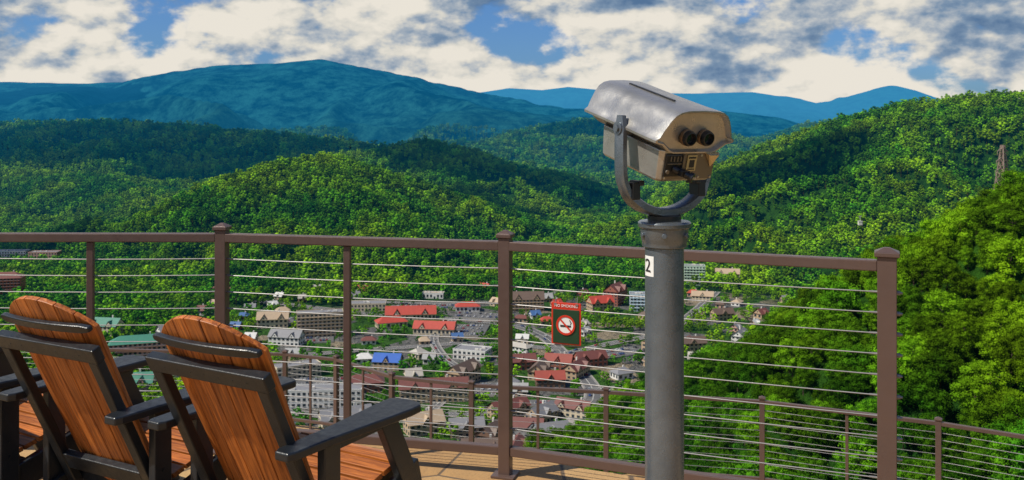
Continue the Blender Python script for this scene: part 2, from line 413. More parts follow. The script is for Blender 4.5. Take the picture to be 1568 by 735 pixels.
def tree_template(name, seed, lobes, leaves, lsize, H=14., W=4.6, core=.72, lm=None):
    rs = np.random.RandomState(seed); b = MB()
    b.cyl((0, 0, -1.5), (0, 0, H * .35), .28, .2, 6, 1, False); b.cyl((0, 0, H * .35), (.3, .1, H * .75), .2, .06, 6, 1, False)
    for k in range(5):
        a = k * 1.26 + rs.rand(); z = H * (.3 + .08 * k)
        b.cyl((0, 0, z), (math.cos(a) * W * .6, math.sin(a) * W * .6, z + H * .2), .1, .03, 5, 1, False)
    for k in range(lobes):
        a = k * 2.39996 + rs.rand() * .7
        zz = .32 + .60 * (k + .5) / lobes + rs.uniform(-.04, .04)
        rr = W * math.sqrt(max(0.08, 1 - ((zz - .58) / .5) ** 2)) * rs.uniform(.45, .95) * (.85 if zz > .85 else 1)
        c = np.array([math.cos(a) * rr, math.sin(a) * rr, zz * H])
        r = rs.uniform(.85, 1.5) * W * .30
        if core > 0:
            vv = c + IV * (r * core * rs.uniform(.8, 1.1, (12, 1))) * np.array([1, 1, .8])
            b.add([tuple(p) for p in vv], IF, 0)
        dirs = rs.normal(size=(leaves, 3)); dirs[:, 2] = dirs[:, 2] * .8 + .25
        dirs /= np.linalg.norm(dirs, axis=1)[:, None]
        for dv in dirs:
            p = c + dv * r * rs.uniform(.7, 1.15) * np.array([1, 1, .8])
            n = Vector(dv + rs.normal(size=3) * .45).normalized()
            t = n.cross(Vector(rs.normal(size=3))).normalized(); q = n.cross(t)
            s1 = lsize * rs.uniform(.6, 1.3); s2 = s1 * rs.uniform(.5, .9); p = Vector(p)
            b.add([p - t * s1, p - q * s2, p + t * s1 + n * s1 * .2, p + q * s2], [(0, 1, 2, 3)], 0)
    me = b.mesh(name, [lm or LEAF, BARK])
    return bpy.data.objects.new(name, me)

cn = bpy.data.collections.new('near_tree_variants'); cf = bpy.data.collections.new('far_tree_variants')
for k in range(4): cn.objects.link(tree_template('near_broadleaf_%d' % k, 10 + k, 22, 150, .26, 12 + k, 4.9 + .3 * k, .58))
for k in range(5): cf.objects.link(tree_template('far_broadleaf_%d' % k, 40 + k, 10, 20, .75, 13 + k, 4.4 + .25 * k, .85, LEAFF))

def instancer(name, P, S, rot, ids, coll):
    n = len(P); me = bpy.data.meshes.new(name); me.vertices.add(n); me.vertices.foreach_set('co', P.astype(np.float32).ravel())
    a = me.attributes.new('scl', 'FLOAT_VECTOR', 'POINT'); a.data.foreach_set('vector', S.astype(np.float32).ravel())
    a = me.attributes.new('rot', 'FLOAT_VECTOR', 'POINT'); a.data.foreach_set('vector', rot.astype(np.float32).ravel())
    a = me.attributes.new('vid', 'INT', 'POINT'); a.data.foreach_set('value', ids.astype(np.int32))
    o = bpy.data.objects.new(name, me); scene.collection.objects.link(o)
    g = bpy.data.node_groups.new(name + '_scatter', 'GeometryNodeTree')
    g.interface.new_socket('Geometry', in_out='INPUT', socket_type='NodeSocketGeometry')
    g.interface.new_socket('Geometry', in_out='OUTPUT', socket_type='NodeSocketGeometry')
    gi = g.nodes.new('NodeGroupInput'); go = g.nodes.new('NodeGroupOutput')
    ci = g.nodes.new('GeometryNodeCollectionInfo'); ci.inputs['Collection'].default_value = coll
    ci.inputs['Separate Children'].default_value = True; ci.inputs['Reset Children'].default_value = True
    ip = g.nodes.new('GeometryNodeInstanceOnPoints'); ip.inputs['Pick Instance'].default_value = True
    def na(nm, t):
        q = g.nodes.new('GeometryNodeInputNamedAttribute'); q.data_type = t; q.inputs['Name'].default_value = nm
        return [s for s in q.outputs if s.enabled][0]
    g.links.new(gi.outputs[0], ip.inputs['Points']); g.links.new(ci.outputs[0], ip.inputs['Instance'])
    g.links.new(na('vid', 'INT'), ip.inputs['Instance Index']); g.links.new(na('rot', 'FLOAT_VECTOR'), ip.inputs['Rotation'])
    g.links.new(na('scl', 'FLOAT_VECTOR'), ip.inputs['Scale']); g.links.new(ip.outputs[0], go.inputs[0])
    md = o.modifiers.new('scatter', 'NODES'); md.node_group = g
    return o

def scatter(d0, d1, sp, amax, seed):
    rs = np.random.RandomState(seed)
    X, Y = np.meshgrid(np.arange(-d1, d1, sp), np.arange(0, d1, sp * .9))
    X = X + rs.uniform(-.5, .5, X.shape) * sp; Y = Y + rs.uniform(-.5, .5, X.shape) * sp
    X = X.ravel(); Y = Y.ravel(); d = np.hypot(X, Y); a = np.abs(np.arctan2(X, Y))
    k = (d >= d0) & (d < d1) & (a < amax)
    return X[k], Y[k], rs

def forest(name, d0, d1, sp, amax, seed, coll, nv, smul, town=True):
    X, Y, rs = scatter(d0, d1, sp, amax, seed)
    Z = height(X, Y); S = (.62 + .68 * rs.rand(len(X)) ** 1.4) * smul
    keep = np.ones(len(X), bool)
    if town:
        tm = town_mask(X, Y, Z)
        clump = fbm(X / 40, Y / 40, 3, 3)
        keep &= ~((tm > .3) & ((clump < .41) | (rs.rand(len(X)) < .15)))
        S = np.where(tm > .3, S * .60, S)
        for b in B:
            r = b[3] * .5 + 3.5
            keep &= ~(np.hypot(X - b[1], Y - b[2]) < r)
            keep &= ~(np.hypot(X - b[1] * .978, Y - b[2] + 13) < r * .7)
        for pl, w in ROADS: keep &= ~(seg_dist(X, Y, pl) < w / 2 + 4)
        for lx, ly, lw, ld, lr in LOTS:
            c, s = math.cos(-lr), math.sin(-lr); ux = (X - lx) * c - (Y - ly) * s; uy = (X - lx) * s + (Y - ly) * c
            keep &= ~((np.abs(ux) < lw / 2 + 3) & (uy < ld / 2 + 3) & (uy > -ld / 2 - 10))
    keep &= ~(np.hypot(X - 271, Y - 505) < 7)
    X, Y, Z, S = X[keep], Y[keep], Z[keep], S[keep]; n = len(X)
    sc = np.stack([S * rs.uniform(.9, 1.25, n), S * rs.uniform(.9, 1.25, n), S * rs.uniform(.85, 1.15, n)], -1)
    ro = np.stack([rs.uniform(-.08, .08, n), rs.uniform(-.08, .08, n), rs.uniform(0, 6.28, n)], -1)
    print(name, n)
    return instancer(name, np.stack([X, Y, Z], -1), sc, ro, rs.randint(0, nv, n), coll)

forest('hillside_forest', 70, 560, 7.4, .70, 1, cn, 4, .88)
forest('valley_forest', 560, 2700, 8.8, .64, 2, cf, 5, .95)
forest('mountain_forest', 2700, 5400, 18, .60, 3, cf, 5, 1.6, False)

# ------------------------------------------------------------------ town
matc = {}
def cmat(c, kind):
    k = (kind, tuple(round(x, 3) for x in c))
    if k not in matc:
        matc[k] = simple('%s_%d' % (kind, len(matc)), c, .75 if kind != 'roofing' else .6, var=.2, vscale=.35)
    return matc[k]
GLASS = simple('window_glass', (.03, .045, .06), .15, var=.3, vscale=.3)
TRIM = simple('window_trim', (.6, .58, .53), .6)
ASPH = simple('asphalt', (.10, .10, .10), .85, var=.25, vscale=.08)
PAINT = simple('road_paint', (.75, .73, .66), .7)
CONC = simple('pavement_concrete', (.30, .28, .25), .85, vscale=.2)

def make_building(kind, x, y, w, dep, h, rot, roof, wall, rc):
    b = MB(); hw, hd = w / 2, dep / 2
    b.box((0, 0, h / 2 - 1.5), (w, dep, h + 3), None, 0)
    st = max(1, int(h / 3.1)); fh = h / st
    for k in range(st):
        z = k * fh + fh * .52
        nx = max(2, int(w / 3.8)); ny = max(2, int(dep / 3.8))
        for i in range(nx):
            px = -hw + (i + .5) * w / nx
            for s in (-1, 1):
                if k == 0 and i == nx // 2: b.box((px, s * (hd + .05), 1.3), (2.0, .12, 2.6), None, 2); continue
                b.box((px, s * (hd + .03), z), (w / nx * .56, .10, fh * .50), None, 2)
                b.box((px, s * (hd + .08), z - fh * .29), (w / nx * .66, .2, .16), None, 3)
        for i in range(ny):
            py = -hd + (i + .5) * dep / ny
            for s in (-1, 1): b.box((s * (hw + .03), py, z), (.10, dep / ny * .5, fh * .48), None, 2)
        if st >= 4 and k > 0:   # balcony slabs
            for s in (-1, 1): b.box((0, s * (hd + .55), k * fh + .05), (w * .96, 1.1, .22), None, 0); b.box((0, s * (hd + 1.05), k * fh + .75), (w * .96, .06, .12), None, 3)
    if roof == 'flat':
        for s in (-1, 1):
            b.box((0, s * (hd - .1), h + .45), (w + .4, .35, .9), None, 0); b.box((s * (hw - .1), 0, h + .42), (.35, dep - .4, .84), None, 0)
        b.box((0, 0, h + .1), (w - .6, dep - .6, .16), None, 1)
        r = random.Random(int(x * 7 + y))
        for k in range(3): b.box((r.uniform(-.35, .35) * w, r.uniform(-.25, .25) * dep, h + .9), (r.uniform(1.5, 4), r.uniform(1.5, 3), 1.4), None, 3)
    else:
        ov = .9; rh = dep * (.42 if roof == 'gable' else .3)
        ix = hw + ov - (0 if roof == 'gable' else min(hw * .7, hd))
        A = [(-hw - ov, -hd - ov, h - .2), (hw + ov, -hd - ov, h - .2), (hw + ov, hd + ov, h - .2), (-hw - ov, hd + ov, h - .2), (-ix, 0, h + rh), (ix, 0, h + rh)]
        b.add(A, [(0, 1, 5, 4), (2, 3, 4, 5), (3, 2, 1, 0)] , 1)
        if roof == 'gable':
            for s in (-1, 1):
                X = s * (hw + .01)
                b.add([(X, -hd, h - .1), (X, hd, h - .1), (X, 0, h + rh * .93)], [(0, 1, 2)], 0)
                b.box((s * (hw + .05), 0, h + rh * .35), (.1, 1.4, 1.4), None, 2)
            for q in ((-.28, .28) if w > 24 else (0,)):
                cx = q * w; g = min(w * .13, 3.5); gh = rh * .75; yy = -hd - ov - .15
                b.add([(cx - g, yy, h), (cx + g, yy, h), (cx, yy, h + gh), (cx, 0, h + gh), (cx - g, 0, h), (cx + g, 0, h)], [(0, 2, 3, 4), (2, 1, 5, 3)], 1)
                b.add([(cx - g * .85, yy + .3, h - .3), (cx + g * .85, yy + .3, h - .3), (cx, yy + .3, h + gh * .85)], [(0, 1, 2)], 0)
                b.box((cx, yy + .28, h + gh * .25), (1.2, .1, 1.1), None, 2)
        else:
            b.add([A[0], A[3], A[4], A[1], A[2], A[5]], [(0, 2, 1), (3, 4, 5)], 1)
        b.box((w * .2, dep * .15, h + rh * .8), (1.2, 1.2, rh * .9), None, 3)
    o = b.obj(kind, [cmat(wall, 'wall'), cmat(rc, 'roofing'), GLASS, TRIM], fixn=False)
    o.location = (x, y, float(height(x, y))); o.rotation_euler = (0, 0, rot)
for b_ in B: make_building(*b_)

def ribbon(mb, pl, w, z, mi, off=0.):
    P = [Vector((p[0], p[1], 0)) for p in pl]; Q = []
    for i in range(len(P) - 1):
        p0 = P[max(i - 1, 0)]; p1 = P[i]; p2 = P[i + 1]; p3 = P[min(i + 2, len(P) - 1)]
        for k in range(10):
            t = k / 10
            Q.append(.5 * ((2 * p1) + (p2 - p0) * t + (2 * p0 - 5 * p1 + 4 * p2 - p3) * t * t + (3 * p1 - p0 - 3 * p2 + p3) * t ** 3))
    Q.append(P[-1]); vs = []
    for i, q in enumerate(Q):
        tg = (Q[min(i + 1, len(Q) - 1)] - Q[max(i - 1, 0)]).normalized(); nn = Vector((-tg.y, tg.x, 0))
        for s in (-1, 1):
            p = q + nn * (off + s * w / 2); p.z = z; vs.append(p)
    zs = height(np.array([v.x for v in vs]), np.array([v.y for v in vs]))
    for i, v in enumerate(vs): v.z = float(zs[i]) + z
    mb.add(vs, [(2 * i, 2 * i + 2, 2 * i + 3, 2 * i + 1) for i in range(len(Q) - 1)], mi)
    return Q
car_spots = []
for k, (pl, w) in enumerate(ROADS):
    mb = MB(); zo = .5 + .05 * k
    ribbon(mb, pl, w + 2.6, zo, 2); Q = ribbon(mb, pl, w, zo + .02, 0)
    ribbon(mb, pl, .15, zo + .05, 1, .18); ribbon(mb, pl, .15, zo + .05, 1, -.18)
    for s in (-1, 1):
        ribbon(mb, pl, .25, zo + .14, 2, s * (w / 2 + .1)); ribbon(mb, pl, .12, zo + .05, 1, s * (w / 2 - .6))
    o = mb.obj('road', [ASPH, PAINT, CONC], fixn=False)
    rr = random.Random(k)
    for i in range(2, len(Q) - 2, 2):
        if rr.random() < .55:
            tg = (Q[i + 1] - Q[i]); a = math.atan2(tg.y, tg.x); nn = Vector((-tg.y, tg.x, 0)).normalized(); s = rr.choice((-1, 1))
            p = Q[i] + nn * s * w * .24; car_spots.append((p.x, p.y, zo + .02, a + (0 if s < 0 else math.pi)))
for k, (lx, ly, lw, ld, lr) in enumerate(LOTS):
    mb = MB(); z = .95 + .03 * k
    mb.box((0, 0, -.5), (lw, ld, 1.0), None, 0)
    for s in (-1, 1): mb.box((0, s * (ld / 2 + .1), -.42), (lw, .2, 1.1), None, 2)
    rows = max(1, int(ld / 11)); rr = random.Random(50 + k)
    for r in range(rows):
        yy = -ld / 2 + (r + .5) * ld / rows
        for c in range(int(lw / 2.9)):
            xx = -lw / 2 + 1.5 + c * 2.9
            mb.box((xx - 1.45, yy, .006), (.14, 5, .01), None, 1)
            if rr.random() < .62:
                ca, sa = math.cos(lr), math.sin(lr)
                car_spots.append((lx + xx * ca - yy * sa, ly + xx * sa + yy * ca, z, lr + math.pi / 2))
    o = mb.obj('parking_lot', [ASPH, PAINT, CONC], fixn=False); o.location = (lx, ly, VAL + z); o.rotation_euler = (0, 0, lr)

BLKM = simple('tyre_rubber', (.02, .02, .02), .8)
def car_mesh(k, colr):
    b = MB(); W = .9
    prof = [(-2.2, .45), (-2.25, .85), (-1.5, 1.0), (-.9, 1.02), (1.0, 1.02), (1.9, .9), (2.2, .7), (2.2, .4)]
    b.loft([[(px, s * W, pz) for px, pz in prof] for s in (-1, 1)], 0)
    cab = [(-1.6, 1.0), (-1.05, 1.48), (.35, 1.5), (1.1, 1.0)]
    b.loft([[(px, s * (W - (.06 if pz < 1.2 else .2)), pz) for px, pz in cab] for s in (-1, 1)], 1)
    b.box((-.35, 0, 1.51), (1.35, 1.35, .05), None, 0)
    for px in (-1.35, 1.4):
        for s in (-1, 1): b.cyl((px, s * .72, .34), (px, s * .94, .34), .34, .34, 10, 2)
    return b.mesh('car_body_%d' % k, [simple('car_paint_%d' % k, colr, .3, .1, .03, coat=.6), GLASS, BLKM])
CM = [car_mesh(i, c) for i, c in enumerate([(.75, .75, .75), (.03, .03, .035), (.4, .42, .44), (.4, .03, .03), (.04, .08, .25), (.55, .5, .42)])]
rr = random.Random(3)
for x, y, zo, a in car_spots:
    o = bpy.data.objects.new('parked_car', rr.choice(CM)); scene.collection.objects.link(o)
    o.location = (x, y, float(height(x, y)) + zo if zo < .94 else VAL + zo); o.rotation_euler = (0, 0, a)

# ------------------------------------------------------------------ transmission tower
STEELD = simple('weathered_tower_steel', (.30, .22, .18), .6, .1)
b = MB(); Hh = 34.; lv = [0, 7, 13, 18, 22, 25.5, 28.5, 31, Hh]
def hwid(z): return 3.8 * (1 - z / Hh) ** 1.1 + .6
for i in range(len(lv) - 1):
    z0, z1 = lv[i], lv[i + 1]; w0, w1 = hwid(z0), hwid(z1)
    c0 = [(-w0, -w0, z0), (w0, -w0, z0), (w0, w0, z0), (-w0, w0, z0)]; c1 = [(-w1, -w1, z1), (w1, -w1, z1), (w1, w1, z1), (-w1, w1, z1)]
    for k in range(4):
        j = (k + 1) % 4
        b.beam(c0[k], c1[k], .45, .45); b.beam(c0[k], c1[j], .24, .24); b.beam(c0[j], c1[k], .24, .24); b.beam(c1[k], c1[j], .24, .24)
for z, l in ((22, 5.8), (26.5, 5.0), (31, 4.2)):
    for s in (-1, 1):
        for yy in (-.5, .5): b.beam((0, yy, z), (s * l, 0, z + .3), .3, .3); b.beam((0, yy, z + 1.8), (s * l, 0, z + .35), .22, .22)
        b.cyl((s * l, 0, z + .2), (s * l, 0, z - 1.5), .16, .12, 6)
tw = b.obj('transmission_tower', [STEELD], fixn=False); tx, ty = 271, 505
tw.location = (tx, ty, float(height(tx, ty)) + .5); tw.scale = (1.1, 1.1, 1.2); tw.rotation_euler = (0, 0, .5)

b = MB(); b.box((0, 0, 0), (1.3, 1.1, 1.2)); b.box((0, 0, .75), (1.5, 1.3, .2)); b.beam((0, 0, .8), (0, 0, 2.6), .12, .12); b.box((0, 0, 2.6), (1.0, .15, .15))
b.obj('chairlift_cabin', [TRIM]).location = (533 / 1400 * 330, 330, EYE - 147 / 1400 * 330)

# ------------------------------------------------------------------ cumulus clouds overhead, out of view, placed to shade parts of the hills
m, nt, out = new_mat('cloud_vapour'); d_ = N(nt, 'ShaderNodeBsdfDiffuse'); d_.inputs[0].default_value = (.85, .86, .88, 1); L(nt, d_.outputs[0], out.inputs[0]); CLD = m
import bmesh
from mathutils import noise as mn
def cloud(tx, ty, tz, r, ry, seed, Hc=1700):
    k = (Hc - tz) / SUN.z; c = Vector((tx, ty, tz)) + SUN * k
    bm = bmesh.new(); bmesh.ops.create_icosphere(bm, subdivisions=5, radius=1)
    for v in bm.verts:
        p = v.co.copy(); n = mn.fractal(p * 1.5 + Vector((seed * 7.1, 0, 0)), 1, 2, 6)
        v.co = p * (1 + .42 * n); v.co.x *= r; v.co.y *= ry; v.co.z *= min(r, ry) * .28
    me = bpy.data.meshes.new('cumulus_cloud'); bm.to_mesh(me); bm.free()
    for pl in me.polygons: pl.use_smooth = True
    me.materials.append(CLD); o = bpy.data.objects.new('cumulus_cloud', me); o.location = c; scene.collection.objects.link(o)
cloud(-1350, 2750, -60, 800, 380, 1)
cloud(-430, 2650, -100, 300, 110, 2)
cloud(60, 2250, -150, 320, 200, 3)
cloud(-110, 1830, -160, 140, 140, 4)
cloud(480, 1560, -120, 190, 80, 5)
cloud(1040, 1600, 50, 230, 130, 6)
cloud(-3600, 7300, 300, 600, 400, 7)
cloud(-100, 6900, 100, 500, 300, 8)
cloud(500, 4050, -60, 300, 200, 9)
cloud(-760, 1480, -160, 130, 130, 10)

# ------------------------------------------------------------------ deck + railings
STONE_m, nt, out = new_mat('tan_stone_paving')
p = N(nt, 'ShaderNodeBsdfPrincipled'); tc = N(nt, 'ShaderNodeTexCoord')
vv_ = N(nt, 'ShaderNodeTexVoronoi', feature='DISTANCE_TO_EDGE'); L(nt, tc.outputs['Object'], vv_.inputs['Vector']); vv_.inputs['Scale'].default_value = 1.7
vc_ = N(nt, 'ShaderNodeTexVoronoi'); L(nt, tc.outputs['Object'], vc_.inputs['Vector']); vc_.inputs['Scale'].default_value = 1.7
sp_ = N(nt, 'ShaderNodeSeparateColor'); L(nt, vc_.outputs['Color'], sp_.inputs[0])
c = mixrgb(nt, sp_.outputs[0], (.42, .24, .09), (.55, .35, .15))
c = mixrgb(nt, maprange(nt, noise(nt, tc.outputs['Object'], 9, 9, .72), .35, .68), mixrgb(nt, .35, c, (.2, .11, .05)), c)
c = mixrgb(nt, maprange(nt, noise(nt, tc.outputs['Object'], 110, 3), .58, .75), c, (.16, .1, .06))
jn = maprange(nt, vv_.outputs['Distance'], .006, .016)
c = mixrgb(nt, jn, (.13, .09, .055), c)
L(nt, c, p.inputs['Base Color']); p.inputs['Roughness'].default_value = .85
bp = N(nt, 'ShaderNodeBump'); bp.inputs['Strength'].default_value = .6; bp.inputs['Distance'].default_value = .005
hh = math_(nt, 'ADD', noise(nt, tc.outputs['Object'], 50, 5), math_(nt, 'MULTIPLY', jn, 1.2))
L(nt, hh, bp.inputs['Height']); L(nt, bp.outputs[0], p.inputs['Normal'])
L(nt, p.outputs[0], out.inputs[0])

BRONZE = simple('bronze_powder_coat', (.125, .080, .066), .36, .25, .12, 12, .15, 300)
CABLE = simple('stainless_cable', (.26, .25, .24), .45, .6, .1)
BOLT = simple('stainless_steel', (.5, .5, .5), .3, .9, .05)
RAILP = [Vector((-4.0, 4.40, 0)), Vector((-2.607, 4.47, 0)), Vector((-1.414, 4.46, 0)), Vector((-.03, 4.15, 0)), Vector((1.456, 3.55, 0))]

def slab(name, outer, inner, z, th, mat):
    vs = outer + inner[::-1]; b = MB(); n = len(vs)
    b.add([(v[0], v[1], z) for v in vs] + [(v[0], v[1], z - th) for v in vs], [tuple(range(n)), tuple(range(2 * n - 1, n - 1, -1))] + [(i, n + i, n + (i + 1) % n, (i + 1) % n) for i in range(n)])
    return b.obj(name, [mat])
slab('overlook_deck', [(-4.4, 4.66), (-2.86, 4.71), (-1.5, 4.70), (-1.0, 4.64), (-.45, 4.53), (0, 4.40), (.45, 4.18), (1.0, 3.95), (1.6, 3.68), (3.6, 2.6)], [(-5, -4), (4.5, -4)], 0, .35, STONE_m)

def railing(name, pts, z0, mids, ptw=.054, endcap=True, ncab=10, railw=.05, cr=.0026):
    e = empty(name)
    posts = MB(); rails = MB(); cab = MB(); fit = MB()
    for i, p in enumerate(pts):
        t = (pts[min(i + 1, len(pts) - 1)] - pts[max(i - 1, 0)]).normalized(); M = Matrix.Rotation(math.atan2(t.y, t.x), 3, 'Z')
        big = ptw * (1.3 if (i == len(pts) - 1 and endcap) else 1)
        posts.box(p + Vector((0, 0, z0 + .54)), (big, big, 1.08), M)
        posts.box(p + Vector((0, 0, z0 + .006)), (big * 2, big * 2, .012), M)
        posts.box(p + Vector((0, 0, z0 + 1.089)), (big * 1.3, big * 1.3, .018), M)
        h = big * .62
        ring = lambda r, z: [p + M @ Vector((a * r, b_ * r, z0 + z)) for a, b_ in ((-1, -1), (1, -1), (1, 1), (-1, 1))]
        posts.loft([ring(h, 1.098), ring(h * .25, 1.114)])
    for i in range(len(pts) - 1):
        a, c = pts[i], pts[i + 1]; t = (c - a).normalized()
        a2 = a + t * ptw * .5; c2 = c - t * ptw * (.65 if (i == len(pts) - 2 and endcap) else .5)
        up = Vector((0, 0, 1))
        rails.beam(a2 + up * (z0 + 1.043), c2 + up * (z0 + 1.043), railw, .042)
        rails.beam(a2 + up * (z0 + .115), c2 + up * (z0 + .115), .04, .04)
        for k in range(ncab):
            z = z0 + .135 + (k + 1) * (1.02 - .135) / (ncab + 1)
            n_ = 4
            for j in range(n_):   # very slight sag
                f0, f1 = j / n_, (j + 1) / n_; s0 = -.004 * 4 * f0 * (1 - f0); s1 = -.004 * 4 * f1 * (1 - f1)
                cab.cyl(a2.lerp(c2, f0) + up * (z + s0), a2.lerp(c2, f1) + up * (z + s1), cr, cr, 6, 0, False)
            for q, s in ((a2, 1), (c2, -1)):
                fit.cyl(q + up * z, q + t * s * .03 + up * z, .005, .004, 8)
            if i == len(pts) - 2 and endcap:
                q = c + t * ptw * .66
                fit.cyl(q + up * z, q + t * .012 + up * z, .009, .009, 8); fit.cyl(q + up * z, q + t * .020 + up * z, .005, .005, 8)
        for f in mids:
            q = a.lerp(c, f); M = Matrix.Rotation(math.atan2(t.y, t.x), 3, 'Z')
            posts.box(q + up * (z0 + .511), (.034, .022, 1.02), M)
    posts.obj('posts', [BRONZE], e, .003); rails.obj('rails', [BRONZE], e, .004)
    cab.obj('cables', [CABLE], e, smooth=True, fixn=False); fit.obj('cable_fittings', [CABLE], e, smooth=True)
    return e
railing('cable_railing', RAILP, 0, (.46,))
def gp_(a, d): return Vector((a / 1400 * d, d, 0))
LOW = [Vector((-9, 14.2, 0)), Vector((-6.2, 13.6, 0)), Vector((-3.3, 13.3, 0)), gp_(-269, 13.0), gp_(-184, 12.1), gp_(-62, 11.7), gp_(144, 11.4), gp_(383, 11.0), gp_(653, 10.2), Vector((6.8, 8.9, 0)), Vector((8.4, 6.6, 0))]
LZ = EYE - 3.28 - 1.065
railing('lower_cable_railing', LOW, LZ, (.5,), .06, endcap=False, cr=.003)
slab('lower_terrace', [(v.x * 1.005, v.y + .12) for v in LOW], [(-9, 9.0), (-3, 9.2), (2, 8.6), (5.5, 7.2), (7, 5.8)], LZ, .25, STONE_m)
b = MB()
for v in LOW[1:-1]:
    b.cyl((v.x, v.y - .8, LZ - .25), (v.x, v.y - .8, float(height(v.x, v.y)) - 1), .14, .14, 12)
b.obj('terrace_support_columns', [BRONZE])
b = MB()
for x_ in (-3.6, -1.2, 1.2, 3.0): b.cyl((x_, 3.1, -.35), (x_, 3.1, float(height(x_, 3.1)) - 1), .18, .18, 12)
b.obj('deck_support_columns', [BRONZE])

# ------------------------------------------------------------------ no smoking sign
SGREEN = simple('sign_green', (.012, .045, .02), .4); SRED = simple('sign_red', (.55, .035, .015), .4); SWHITE = simple('sign_white', (.75, .75, .72), .45); SBLK = simple('sign_black', (.02, .02, .02), .5)
t = (RAILP[4] - RAILP[3]).normalized()
sp = RAILP[3] + t * .295; sg = empty('no_smoking_sign', (sp.x + t.y * .012, sp.y - t.x * .012, .715), math.atan2(t.y, t.x))
b = MB(); b.box((0, 0, 0), (.137, .005, .185)); b.obj('frame', [SRED], sg, .002)
b = MB(); b.box((0, -.0035, -.012), (.121, .004, .148)); b.obj('panel', [SGREEN], sg, .001)
b = MB(); b.cyl((0, -.0055, -.005), (0, -.0075, -.005), .043, .043, 40); b.obj('disc', [SWHITE], sg)
b = MB()
rings = []
for i in range(48):
    a = 2 * math.pi * i / 48
    rings.append([(math.cos(a) * r, y, -.005 + math.sin(a) * r) for r, y in ((.044, -.0078), (.044, -.0095), (.035, -.0095), (.035, -.0078))])
rings.append(rings[0]); b.loft(rings, caps=False)
b.box((0, -.0108, -.005), (.074, .0015, .007), Matrix.Rotation(math.radians(45), 3, 'Y')); b.obj('prohibition_ring', [SRED], sg)
b = MB(); b.box((-.004, -.0088, -.009), (.042, .001, .008), None, 0); b.box((.021, -.0088, -.009), (.006, .001, .008), None, 0)
for k in range(4): b.box((.022 + .003 * math.sin(k * 1.6), -.0088, .001 + k * .005), (.003, .001, .005), None, 0)
b.obj('cigarette', [SBLK], sg)
b = MB()
for s in (-1, 1): b.cyl((s * .05, .002, .09), (s * .05, .006, .118), .0025, .0025, 8); b.box((s * .05, .0, .085), (.012, .01, .008))
b.obj('hanging_clips', [CABLE], sg)
def text(s, size, loc, parent, mat, name, rx=math.pi / 2, rz=0.):
    c = bpy.data.curves.new(name, 'FONT'); c.body = s; c.size = size; c.align_x = 'CENTER'; c.align_y = 'CENTER'; c.extrude = .0003
    o = bpy.data.objects.new(name, c); scene.collection.objects.link(o); o.parent = parent; o.location = loc; o.rotation_euler = (rx, 0, rz); c.materials.append(mat); return o
text('NO SMOKING', .017, (0, -.0045, .078), sg, SWHITE, 'lettering')

# ------------------------------------------------------------------ coin viewer
def metal_paint(name, col, rough, metal, bump, lo=.75):
    m, nt, out = new_mat(name); p = N(nt, 'ShaderNodeBsdfPrincipled'); tc = N(nt, 'ShaderNodeTexCoord')
    n = noise(nt, tc.outputs['Object'], 5, 6, .65)
    c = mixrgb(nt, maprange(nt, n, .35, .7), tuple(x * lo for x in col), tuple(x * 1.12 for x in col))
    L(nt, c, p.inputs['Base Color']); p.inputs['Metallic'].default_value = metal
    L(nt, maprange(nt, noise(nt, tc.outputs['Object'], 18, 5), .3, .7, rough - .08, rough + .10), p.inputs['Roughness'])
    b = N(nt, 'ShaderNodeBump'); b.inputs['Strength'].default_value = bump; b.inputs['Distance'].default_value = .0012
    L(nt, noise(nt, tc.outputs['Object'], 170, 2), b.inputs['Height']); L(nt, b.outputs[0], p.inputs['Normal'])
    L(nt, p.outputs[0], out.inputs[0]); return m
SILV = metal_paint('hammered_silver_paint', (.48, .46, .42), .31, .65, .4)
DKGR = metal_paint('hammered_grey_paint', (.17, .195, .22), .27, .55, .6)
PLAT = simple('face_plate', (.20, .17, .135), .35, .6, .1)
RUB = simple('black_rubber', (.012, .012, .013), .35)
LENS = simple('lens_glass', (.01, .012, .02), .05, 0, .1, coat=1.)
BRASS = simple('brass', (.55, .45, .28), .25, .8, .1)
VX, VY = .455, 2.73; psi = math.radians(30)
vw = empty('coin_operated_binocular_viewer', (VX, VY, 0))
def ringz(r, z, n=40): return [(math.cos(2 * math.pi * i / n) * r, math.sin(2 * math.pi * i / n) * r, z) for i in range(n)]
b = MB(); b.loft([ringz(.13, 0), ringz(.13, .02), ringz(.062, .024), ringz(.0575, .05), ringz(.0575, 1.23)]); b.obj('pole', [DKGR], vw, smooth=True)
b = MB(); b.loft([ringz(.0585, 1.222), ringz(.066, 1.226), ringz(.0665, 1.240), ringz(.069, 1.244), ringz(.0715, 1.280), ringz(.078, 1.284), ringz(.079, 1.296), ringz(.074, 1.301), ringz(.05, 1.302)])
for k in range(6):
    a = k * 1.05 + .35; dx, dy = math.cos(a), math.sin(a); b.cyl((dx * .060, dy * .060, 1.262), (dx * .077, dy * .077, 1.262), .008, .008, 6)
b.obj('collar', [DKGR], vw, .001, True)
b = MB(); b.loft([ringz(.05, 1.296), ringz(.05, 1.318), ringz(.03, 1.32)]); b.obj('swivel', [RUB], vw, .001, True)
yk = bpy.data.objects.new('yoke_mount', None); scene.collection.objects.link(yk); yk.parent = vw; yk.rotation_euler = (0, 0, psi)
path = [(-.158, 1.615), (-.161, 1.575), (-.162, 1.50), (-.160, 1.445)]
for k in range(1, 16):
    a = math.pi + math.pi * k / 16; path.append((.159 * math.cos(a), 1.445 + .118 * math.sin(a)))
path += [(-x, z) for x, z in path[:4][::-1]]
rings = []
